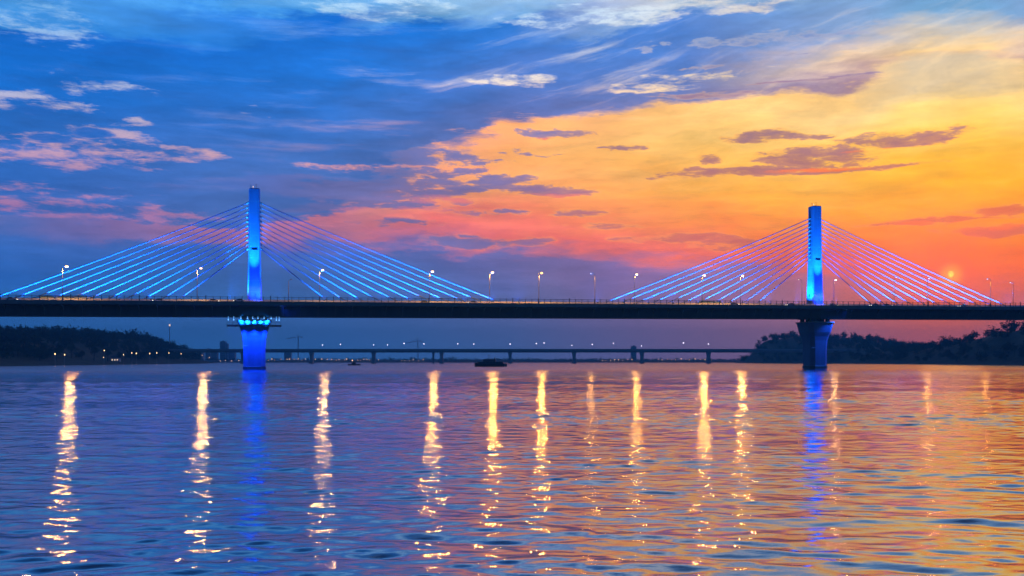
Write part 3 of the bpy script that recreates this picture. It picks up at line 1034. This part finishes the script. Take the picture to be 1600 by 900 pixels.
# ------------------------------------------------------------------ street lamps on the bridge
def street_lamp(px, off_, yaw, watts, kind, label, h=14.2, arm=1.5):
    t = t_of(px, off_)
    p = B(t, off_, .0)
    root = empty('street_lamp', p)
    MB().box(-.22, .22, -.22, .22, .004, .75, .04).put('base', M_CONC, root)
    MB().tube([(0, 0, .752), (0, 0, 4), (0, 0, h * .7), (0, 0, h - .2)], [.17, .15, .12, .10], 8).put('pole', M_GALV, root, smooth=True)
    ca, sa = math.cos(yaw), math.sin(yaw)
    MB().tube([(0, 0, h - .35), (ca * .3, sa * .3, h + .05), (ca * arm * .6, sa * arm * .6, h + .32), (ca * arm, sa * arm, h + .42)], [.09, .08, .07, .06], 6).put('arm', M_GALV, root, smooth=True)
    hd = MB().prism([[(-.1, -.14, .06), (.9, -.18, .06), (.9, .18, .06), (-.1, .14, .06)], [(-.1, -.14, .16), (.9, -.18, .20), (.9, .18, .20), (-.1, .14, .16)], [(0, -.06, .26), (.7, -.08, .30), (.7, .08, .30), (0, .06, .26)]]).put('lamp_head', M_STEEL, root, (ca * arm, sa * arm, h + .3), (0, 0, yaw))
    lm = {'hot': M_LAMP, 'pale': M_LAMPW, 'faint': M_LAMPF, 'off': M_WHITE}[kind]
    rr = {'hot': .74, 'pale': .6, 'faint': .34, 'off': .2}[kind]
    lens = MB()
    lens.ball((.42, 0, -.12), rr, 2, (1, .8, .62))
    lens.put('lamp_lens', lm, hd, smooth=True)
    if watts:
        l = bpy.data.lights.new('lamp_light', 'SPOT')
        l.spot_size = R(176)
        l.spot_blend = .03
        l.energy = watts * .72
        l.color = (1.0, .42, .07) if kind != 'pale' else (1.0, .48, .14)
        l.shadow_soft_size = .5
        lo = bpy.data.objects.new('lamp_light', l)
        COL.objects.link(lo)
        lo.parent = root
        lo.location = (ca * (arm + .42), sa * (arm + .42), h - .75)
        if off_ > 0:
            lo.rotation_euler = (Vector((-BS * .62, BC * .62, 1))).to_track_quat('Z', 'Y').to_euler()
    tag(root, label, 'street lamp', 'street lamps along the bridge')


YW = TH
lampdef = [
    (97.5, 11.7, .5, 20000, 'hot', 'glowing street lamp nearest the left end of the bridge, crossed by the outermost cables'),
    (308, 11.7, .5, 16000, 'pale', 'glowing street lamp just left of the left pylon, among its innermost cables'),
    (451, 11.7, -.9, 0, 'off', 'unlit thin street lamp right beside the left pylon on its right'),
    (499, 11.7, .5, 12000, 'pale', 'thin street lamp with round pale glow, first lit one right of the left pylon'),
    (671, 11.7, .5, 20000, 'hot', 'glowing street lamp among the lower outer cables on the right of the left pylon'),
    (765, 11.7, .5, 20000, 'hot', 'glowing street lamp where the left pylon cables run out, right of mid-fan'),
    (842, 11.7, .5, 20000, 'hot', 'glowing street lamp on the bare mid-span between the two cable fans, its left one'),
    (929.5, 11.7, 3.5, 3500, 'faint', 'street lamp with its head turned left, just left of the right cable fan'),
    (991, 11.7, .5, 11000, 'hot', 'glowing street lamp at the outermost left cables of the right pylon'),
    (1097, 11.7, .5, 19000, 'hot', 'glowing street lamp in the middle of the cables left of the right pylon'),
    (1157, 11.7, .5, 19000, 'hot', 'glowing street lamp in the inner cables left of the right pylon'),
    (1253, 11.7, 3.5, 500, 'faint', 'dim street lamp on a dark pole, touching the right pylon from the left'),
    (1303, 11.7, .5, 4000, 'pale', 'street lamp with a thin pole close to the right of the right pylon'),
    (1397, 11.7, .5, 300, 'faint', 'faint small street lamp behind the cables midway right of the right pylon'),
    (1449, 11.7, .6, 3500, 'faint', 'street lamp on a pale pole amid the outer cables right of the right pylon'),
    (1548, 11.7, 3.3, 2500, 'faint', 'street lamp with its arm bent left, at the last cables on the right'),
    (1583, 11.7, 3.4, 200, 'faint', 'tiny faint street lamp at the far right end of the bridge'),
]
for px, off_, yaw, wt, kd, lb in lampdef:
    street_lamp(px, off_, yaw + YW, wt, kd, lb, arm=1.9 if kd == 'faint' else 1.3, h={451: 9.5, 1253: 12.6, 1303: 12.8, 1397: 14.6, 1583: 12.5}.get(px, 14.2))


# ------------------------------------------------------------------ traffic on the deck
def paint(name, c):
    return mat('paint_' + name, c, .35, var=.06)


M_BUSW = mat('lit_bus_window', (.3, .25, .15), .3, emit=(1.0, .62, .2), estr=.3, sample=False, var=.05)


def make_car(m):
    root = empty('car')
    b = MB()
    b.prism([[(-2.2, y, .35), (-2.25, y, .75), (-1.9, y, .95), (1.0, y, .98), (1.95, y, .80), (2.2, y, .60), (2.15, y, .35)] for y in (-.88, .88)])
    b.put('body', m, root)
    c = MB()
    c.prism([[(-1.75, y0 * .86, .953), (-1.2, y0 * .72, 1.46), (.25, y0 * .72, 1.48), (1.0, y0 * .86, .983)] for y0 in (-1, 1)])
    c.put('cabin_windows', M_GLASS, root)
    MB().box(-1.15, .2, -.66, .66, 1.482, 1.52).put('roof', m, root)
    w = MB().tube([(0, -.1, 0), (0, .1, 0)], .33, 12).mesh('wheel', M_RUB)
    for x in (-1.35, 1.35):
        for y in (-.82, .82):
            link('wheel', w, root, (x, y, .334))
    hl = MB().box(-.25, .05, -.16, .16, -.09, .09).mesh('headlight', M_HEADL)
    for y in (-.76, .76):
        link('headlight', hl, root, (2.195, y, .62))
    return root


def make_bus(m):
    root = empty('bus')
    MB().box(-5.6, 5.6, -1.25, 1.25, .4, 3.05, .12).put('body', m, root)
    for k in range(7):
        x = -5.0 + k * 1.45
        for y in (-1, 1):
            MB().box(x, x + 1.25, y * 1.252 - .01, y * 1.252 + .01, 1.55, 2.6).put('window', M_BUSW, root)
    MB().box(5.602, 5.625, -1.05, 1.05, 1.3, 2.7).put('windscreen', M_GLASS, root)
    w = MB().tube([(0, -.14, 0), (0, .14, 0)], .48, 12).mesh('wheel', M_RUB)
    for x in (-3.6, 3.4):
        for y in (-1.12, 1.12):
            link('wheel', w, root, (x, y, .484))
    hl = MB().box(0, .03, -.2, .2, -.1, .1).mesh('headlight', M_HEADL)
    for y in (-.85, .85):
        link('headlight', hl, root, (5.605, y, .9))
    return root


def park(root, px, off_, rev, label, cat, group):
    p = B(t_of(px, off_), off_, .004)
    root.location = p
    root.rotation_euler = (0, 0, TH + (math.pi if rev else 0))
    tag(root, label, cat, group)


G = 'traffic crossing the bridge'
park(make_bus(paint('yellow', (.45, .32, .06))), 84, -7.5, True, 'yellow bus on the bridge, left of the leftmost street lamp', 'bus', G)
park(make_bus(paint('cream', (.42, .33, .15))), 124, -7.5, True, 'cream bus on the bridge, right of the leftmost street lamp', 'bus', G)
park(make_bus(paint('olive', (.36, .30, .06))), 1109, -7.5, True, 'olive yellow bus by the lamp in the right pylon left fan', 'bus', G)
cars = [
    (18, (.7, .7, .7), 'pale car on the bridge at the very left edge'),
    (247, (.75, .75, .75), 'white car on the bridge under the inner cables left of the left pylon'),
    (334, (.7, .62, .5), 'cream car on the bridge halfway between lamp and left pylon'),
    (373, (.78, .78, .76), 'white car touching the left pylon from the left'),
    (664, (.55, .48, .2), 'mustard car beside the lamp in the outer cables of the left pylon'),
    (738, (.75, .75, .75), 'white car near the right ends of the left pylon cables'),
    (1147, (.6, .62, .66), 'silver car by the inner lamp left of the right pylon'),
    (1235, (.25, .3, .5), 'blue car just left of the right pylon'),
    (1301, (.3, .5, .6), 'teal car just right of the right pylon'),
    (1366, (.78, .78, .78), 'white car at the innermost cables right of the right pylon'),
    (1386, (.7, .7, .72), 'pale car close behind the white one right of the right pylon'),
    (1504, (.72, .7, .74), 'pale car among the outer cables near the right end'),
]
for k, (px, c, lb) in enumerate(cars):
    park(make_car(paint('car%d' % k, c)), px, 7.6 if k % 3 else 9.6, k % 2 == 1, lb, 'car', G)

# ------------------------------------------------------------------ distant girder bridge
DY = 1500.0


def far_x(px, d=DY):
    return (px - 800) / 1600 * d


fb = empty('girder_bridge', (0, DY, 0))
tag(fb, 'hazy distant flat road bridge on many piers', 'bridge')
MB().prism([[(x, -6, 20.2), (x, -6, 19.0), (x, -3.6, 16.0), (x, 3.6, 16.0), (x, 6, 19.0), (x, 6, 20.2)] for x in (-560, -200, 200, 520)]).put('deck', M_FARC, fb)
for yy in (-5.9, 5.9):
    MB().box(-560, 520, yy - .15, yy + .15, 20.203, 21.3).put('parapet', M_FARC, fb)
pm = MB().prism([[(-2.2, -4, -3), (2.2, -4, -3), (2.2, 4, -3), (-2.2, 4, -3)], [(-2.2, -4, 11), (2.2, -4, 11), (2.2, 4, 11), (-2.2, 4, 11)], [(-3.1, -4.2, 15.997), (3.1, -4.2, 15.997), (3.1, 4.2, 15.997), (-3.1, 4.2, 15.997)]]).mesh('pier', M_FARC)
pf = MB().box(-3.4, 3.4, -5, 5, -3, 1.2).mesh('footing', M_FARC)
for px in (380, 487, 584, 690, 797, 897, 1003, 1107):
    p_ = link('pier', pm, fb, (far_x(px), 0, 0))
    link('footing', pf, p_)
p_ = link('pier', pm, fb, (far_x(677), 3.0, 0))
p_.scale = (.55, .8, 1)


def far_lamp_proto(name, h, r, m):
    root = empty(name)
    MB().tube([(0, 0, 0), (0, 0, h)], .14, 5).put('pole', M_FARC, root)
    MB().ball((0, 0, h + r * .8), r, 1).put('lamp_globe', m, root)
    return root


lp = {'fw': far_lamp_proto('bridge_lamp', 9.5, .8, M_FARW)}
first = True
for px in (505, 531, 583, 606, 632, 662, 715, 740, 797, 838, 850, 894, 925, 958, 1003, 1067, 1108):
    o = lp['fw'] if first else copy_tree(lp['fw'])
    first = False
    o.location = (far_x(px), DY + rnd.choice((-5, 5)), 20.2)
    o.scale = (1, 1, rnd.uniform(.5, 1.0))
    tag(o, 'small white lamp on the distant flat bridge', 'street lamp', 'lamps on the distant bridge')
sp = far_lamp_proto('shore_lamp', 4.0, .7, M_FARL)
first = True
fl = [345, 352, 362, 372, 420, 424, 430, 438, 448, 452, 460, 466, 472, 478, 494, 503, 512, 518, 526, 531, 537, 543, 549, 559, 563, 567, 572, 577, 590, 626, 632, 641, 646, 655, 660, 940, 947, 953, 960, 966, 972, 980, 987, 1028, 1035, 1043, 1050, 1056, 1064, 1071, 1078, 1086, 1094, 1100, 1111]
for px in fl:
    d = 2262.0
    o = sp if first else copy_tree(sp)
    first = False
    x = far_x(px + rnd.uniform(-1.5, 1.5), d)
    o.location = (x, d, max(0.5, float(h_far(np.array(x), np.array(d)))))
    s_ = rnd.uniform(.55, 1.1)
    o.scale = (s_ * rnd.uniform(1, 1.6), s_, s_)
    tag(o, 'tiny warm lamp in the row of lights along the far shore', 'street lamp', 'lamps along the far shore')
# lamps on the left bank
lb = far_lamp_proto('bank_lamp', 4.2, .28, M_FARL)
first = True
labs = [(86, 790, 6, 'warm lamp low on the left bank, left one of a close pair'), (101, 800, 5.5, 'warm lamp low on the left bank, right one of a close pair'),
        (163, 1010, 11, 'upper warm lamp left of the pale riverside house'), (162, 1000, 4, 'lower warm lamp left of the pale riverside house'),
        (193, 1040, 7, 'small lamp just right of the pale riverside house'), (206, 1050, 9, 'bright orange lamp on the left bank, right of the riverside house'),
        (213, 1060, 8.5, 'small warm lamp next to the bright orange one'), (234, 1150, 9, 'small pale lamp right of the middle of the left bank'),
        (245, 1180, 10, 'brightest warm lamp on the right half of the left bank'), (264, 1240, 10.5, 'warm lamp on the left bank, second from its right end'),
        (283, 1330, 10, 'faint lamp on the left bank near its right end'), (316, 1560, 9, 'lamp near the tip of the left bank, left of two'), (327, 1640, 6, 'lamp near the tip of the left bank, right of two')]
for px, d, z, lbx in labs:
    o = lb if first else copy_tree(lb)
    first = False
    x = far_x(px, d)
    # stand clear of the trees on the open foot of the bank
    g = float(h_left(np.array(x), np.array(d)))
    o.location = (x, d, g)
    o.scale = (1.0, 1.0, max(.5, (z + 3.5 - g) / 4.6))
    s_ = rnd.uniform(.9, 1.5)
    for ch in o.children:
        if ch.name.startswith('lamp_globe'):
            ch.scale = (s_, s_, 1)
    tag(o, lbx, 'street lamp', 'lamps along the left bank')

# pale riverside house on the left bank
hx, hd_ = far_x(181, 1120), 1120.0
hz = float(h_left(np.array(hx), np.array(hd_)))
hs = empty('house', (hx, hd_, hz))
tag(hs, 'pale little riverside house among the lamps on the left bank', 'house')
MB().box(-4.5, 4.5, -3, 3, -1, 4.2).put('wall', mat('pale_wall', (.6, .62, .64), .8, var=.1), hs)
MB().prism([[(-5, -3.5, 4.203), (5, -3.5, 4.203), (5, 3.5, 4.203), (-5, 3.5, 4.203)], [(-5, -.1, 6.4), (5, -.1, 6.4), (5, .1, 6.4), (-5, .1, 6.4)]]).put('roof', mat('roof_slate', (.10, .11, .12), .7, var=.2), hs)
for x in (-2.8, 0, 2.8):
    MB().box(x - .6, x + .6, -3.05, -2.98, 1.2, 2.8).put('window', M_LAMPF, hs)
MB().box(3.3, 4.0, -3.04, -2.985, 0, 2.1).put('door', M_DARK, hs)
# white slim mast on the crest
mx, md = far_x(265, 1600), 1600.0
ms = empty('mast', (mx, md, float(h_left(np.array(mx), np.array(md)))))
tag(ms, 'slim white mast rising from the right end of the left hill crest', 'mast')
MB().tube([(0, 0, 0), (0, 0, 34)], [.8, .5], 8).put('shaft', M_WHITE, ms)
MB().box(-.9, .9, -.9, .9, 34.003, 37.0, .1).put('glowing_top', M_LAMPF, ms)  # no beacon: glow added so the white mast top looks lit

# ------------------------------------------------------------------ far city blocks and cranes
blk = [(314, 16, 27, ''), (326, 14, 33, ''), (336, 15, 30, ''), (349, 15, 54, 'tall'), (363, 18, 31, ''), (450, 18, 30, ''), (990, 14, 40, '')]
names = ['leftmost', 'second', 'third', '', 'fifth', 'sixth', 'rightmost']
M_BL = mat('city_wall', (.42, .43, .45), .8, var=.15, vscale=.03)
M_PANE = mat('city_window', (.05, .06, .08), .3, var=.2)
for k, (px, wd, ht, kind) in enumerate(blk):
    d = 2820.0 + rnd.uniform(-60, 60)
    x = far_x(px, d)
    o = empty('city_block', (x, d, 0))
    h = ht * 1.02 + 2
    MB().box(-wd / 2, wd / 2, -8, 8, 0, h).put('wall', M_BL, o)
    MB().box(-wd / 2 - .4, wd / 2 + .4, -8.4, 8.4, h + .003, h + .9).put('roof', M_BL, o)
    MB().box(-2.2, 2.0, -2, 2, h + .903, h + 3.6).put('roof_hut', M_BL, o)
    if kind.startswith('tall'):
        MB().box(wd / 2 + .403, wd / 2 + 6, -6, 6, 0, h * .92).put('side_wing', M_BL, o)
        for q in range(9):
            MB().box(-wd * .4, wd * .4, -8.05, -7.99, 4 + q * 4.7, 6 + q * 4.7).put('window_band', M_PANE, o)
        lab = 'tall hazy tower block on the far shore, left of the blue-lit pier'
    else:
        lab = 'low hazy block on the far shore skyline, %s from the left' % names[k] if names[k] not in ('leftmost', 'rightmost') else 'low hazy block on the far shore skyline, %s of all' % names[k]
    tag(o, lab, 'building', 'blocks of the far city')
for px, ht, jib, lab in ((466, 62, -1, 'faint tower crane on the far shore, right of the blue-lit pier'), (653, 52, -1, 'faint tower crane above the distant bridge, left of the larger boat')):
    d = 2500.0
    o = empty('tower_crane', (far_x(px, d), d, 0))
    tag(o, lab, 'crane', 'cranes on the far shore')
    mb = MB()
    for sx in (-.9, .9):
        for sy in (-.9, .9):
            mb.box(sx - .25, sx + .25, sy - .25, sy + .25, 0, ht)
    for q in range(int(ht / 3)):
        s_ = 1 if q % 2 else -1
        mb.tube([(-.9 * s_, -.9, q * 3), (.9 * s_, -.9, q * 3 + 3)], .16, 4)
        mb.tube([(-.9 * s_, .9, q * 3), (.9 * s_, .9, q * 3 + 3)], .16, 4)
    mb.put('mast', M_FARC, o)
    MB().tube([(0, 0, ht), (0, 0, ht + 7)], [.8, .2], 6).put('tower_head', M_FARC, o)
    mb = MB()
    mb.tube([(0, 0, ht + 1), (jib * 30, 0, ht - 5)], .55, 5)
    mb.tube([(0, 0, ht + 7), (jib * 22, 0, ht - 3)], .14, 4)
    mb.put('jib', M_FARC, o)
    mb = MB()
    mb.tube([(0, 0, ht + .5), (-jib * 9, 0, ht + .5)], .55, 5)
    mb.box(-jib * 9 - 1.2, -jib * 9 + 1.2, -1, 1, ht - 1.6, ht + 1)
    mb.put('counter_jib', M_FARC, o)

# ------------------------------------------------------------------ boats
M_HULL = mat('boat_hull', (.03, .03, .033), .5, var=.2)
M_SUP = mat('boat_cabin', (.06, .06, .065), .5, var=.2)


def hull(L, Bm, h, sheer):
    rings = []
    for q in range(13):
        f = q / 12
        x = -L / 2 + L * f
        w_ = Bm / 2 * min(1, (f / .08) ** .6 if f < .08 else 1) * (1 if f < .7 else math.sqrt(max(0.0, 1 - ((f - .7) / .305) ** 2)))
        w_ = max(w_, .08)
        zt = h + sheer * (2 * f - 1) ** 2 * (1.4 if f > .5 else .5)
        rings.append([(x, -w_, zt), (x, -w_ * .8, -.6), (x, w_ * .8, -.6), (x, w_, zt)])
    return MB().prism(rings)


def on_water(px, py):
    d = CAM_H * 1600 / (py - 564)
    return ((px - 800) / 1600 * d, d, 0)


bx, by, _z = on_water(767, 572.8)
bt = empty('ferry', (bx, by, 0), R(176))
tag(bt, 'dark low passenger boat with a deckhouse and mast, under the mid-span', 'boat')
hull(21.5, 6, 1.9, .5).put('hull', M_HULL, bt)
MB().box(-8.2, 8.6, -2.4, 2.4, 1.6, 3.2, .1).put('lower_deckhouse', M_SUP, bt)
MB().box(-3.2, 5.0, -2.0, 2.0, 3.203, 4.8, .12).put('upper_deckhouse', M_SUP, bt)
for k in range(7):
    MB().box(-7.4 + k * 2.2, -6.0 + k * 2.2, 2.402, 2.43, 2.2, 2.9).put('window', M_GLASS, bt)
MB().box(-.4, 4.4, -2.2, 2.2, 4.803, 4.95).put('roof', M_SUP, bt)
MB().tube([(1.2, 0, 4.95), (1.2, 0, 8.4)], [.12, .06], 6).put('mast', M_STEEL, bt)
MB().tube([(.2, 0, 7.2), (2.2, 0, 7.2)], .05, 5).put('cross_tree', M_STEEL, bt)
MB().tube([(-2.4, 0, 4.8), (-2.7, 0, 6.0)], [.42, .36], 8).put('funnel', M_STEEL, bt)
mb = MB()
for k in range(12):
    mb.box(-10 + k * 1.7 - .03, -10 + k * 1.7 + .03, 2.5, 2.56, 1.9, 2.9)
mb.box(-10, 8.8, 2.5, 2.56, 2.903, 2.96)
mb.put('guard_rail', M_STEEL, bt)
bx, by, _z = on_water(553.5, 571.0)
bt = empty('motor_boat', (bx, by, 0), R(8))
tag(bt, 'small dark motor boat with a mast, right of the blue-lit pier', 'boat')
hull(10.2, 3.4, .9, .5).put('hull', M_HULL, bt)
MB().prism([[(-2.4, -1.3, .7), (2.0, -1.3, .7), (2.0, 1.3, .7), (-2.4, 1.3, .7)], [(-2.0, -1.1, 2.5), (.9, -1.1, 2.5), (.9, 1.1, 2.5), (-2.0, 1.1, 2.5)]]).put('cabin', M_SUP, bt)
MB().box(-1.4, .6, -1.24, -1.19, 1.5, 2.1).put('window', M_GLASS, bt)
MB().tube([(-.6, 0, 2.5), (-.6, 0, 8.0)], [.12, .06], 6).put('mast', M_STEEL, bt)
MB().ball((-1.6, -.6, 4.2), .35).put('mast_lamp', M_FARL, bt)

# ------------------------------------------------------------------ evening haze over the river
hz_m = bpy.data.materials.new('haze')
hz_m.use_nodes = True
hn = hz_m.node_tree
hn.nodes.clear()
ho = hn.nodes.new('ShaderNodeOutputMaterial')
pv = hn.nodes.new('ShaderNodeVolumePrincipled')
pv.inputs['Color'].default_value = (.10, .58, 1.0, 1)
pv.inputs['Density'].default_value = .00031
pv.inputs['Anisotropy'].default_value = .2
hn.links.new(pv.outputs[0], ho.inputs['Volume'])
hz_m.cycles.homogeneous_volume = True
hb = MB().box(-2700, 2700, -130, 3100, -5.5, 95).put('haze', hz_m)
tag(hb, 'thin blue evening haze over the whole river', kind='stuff')
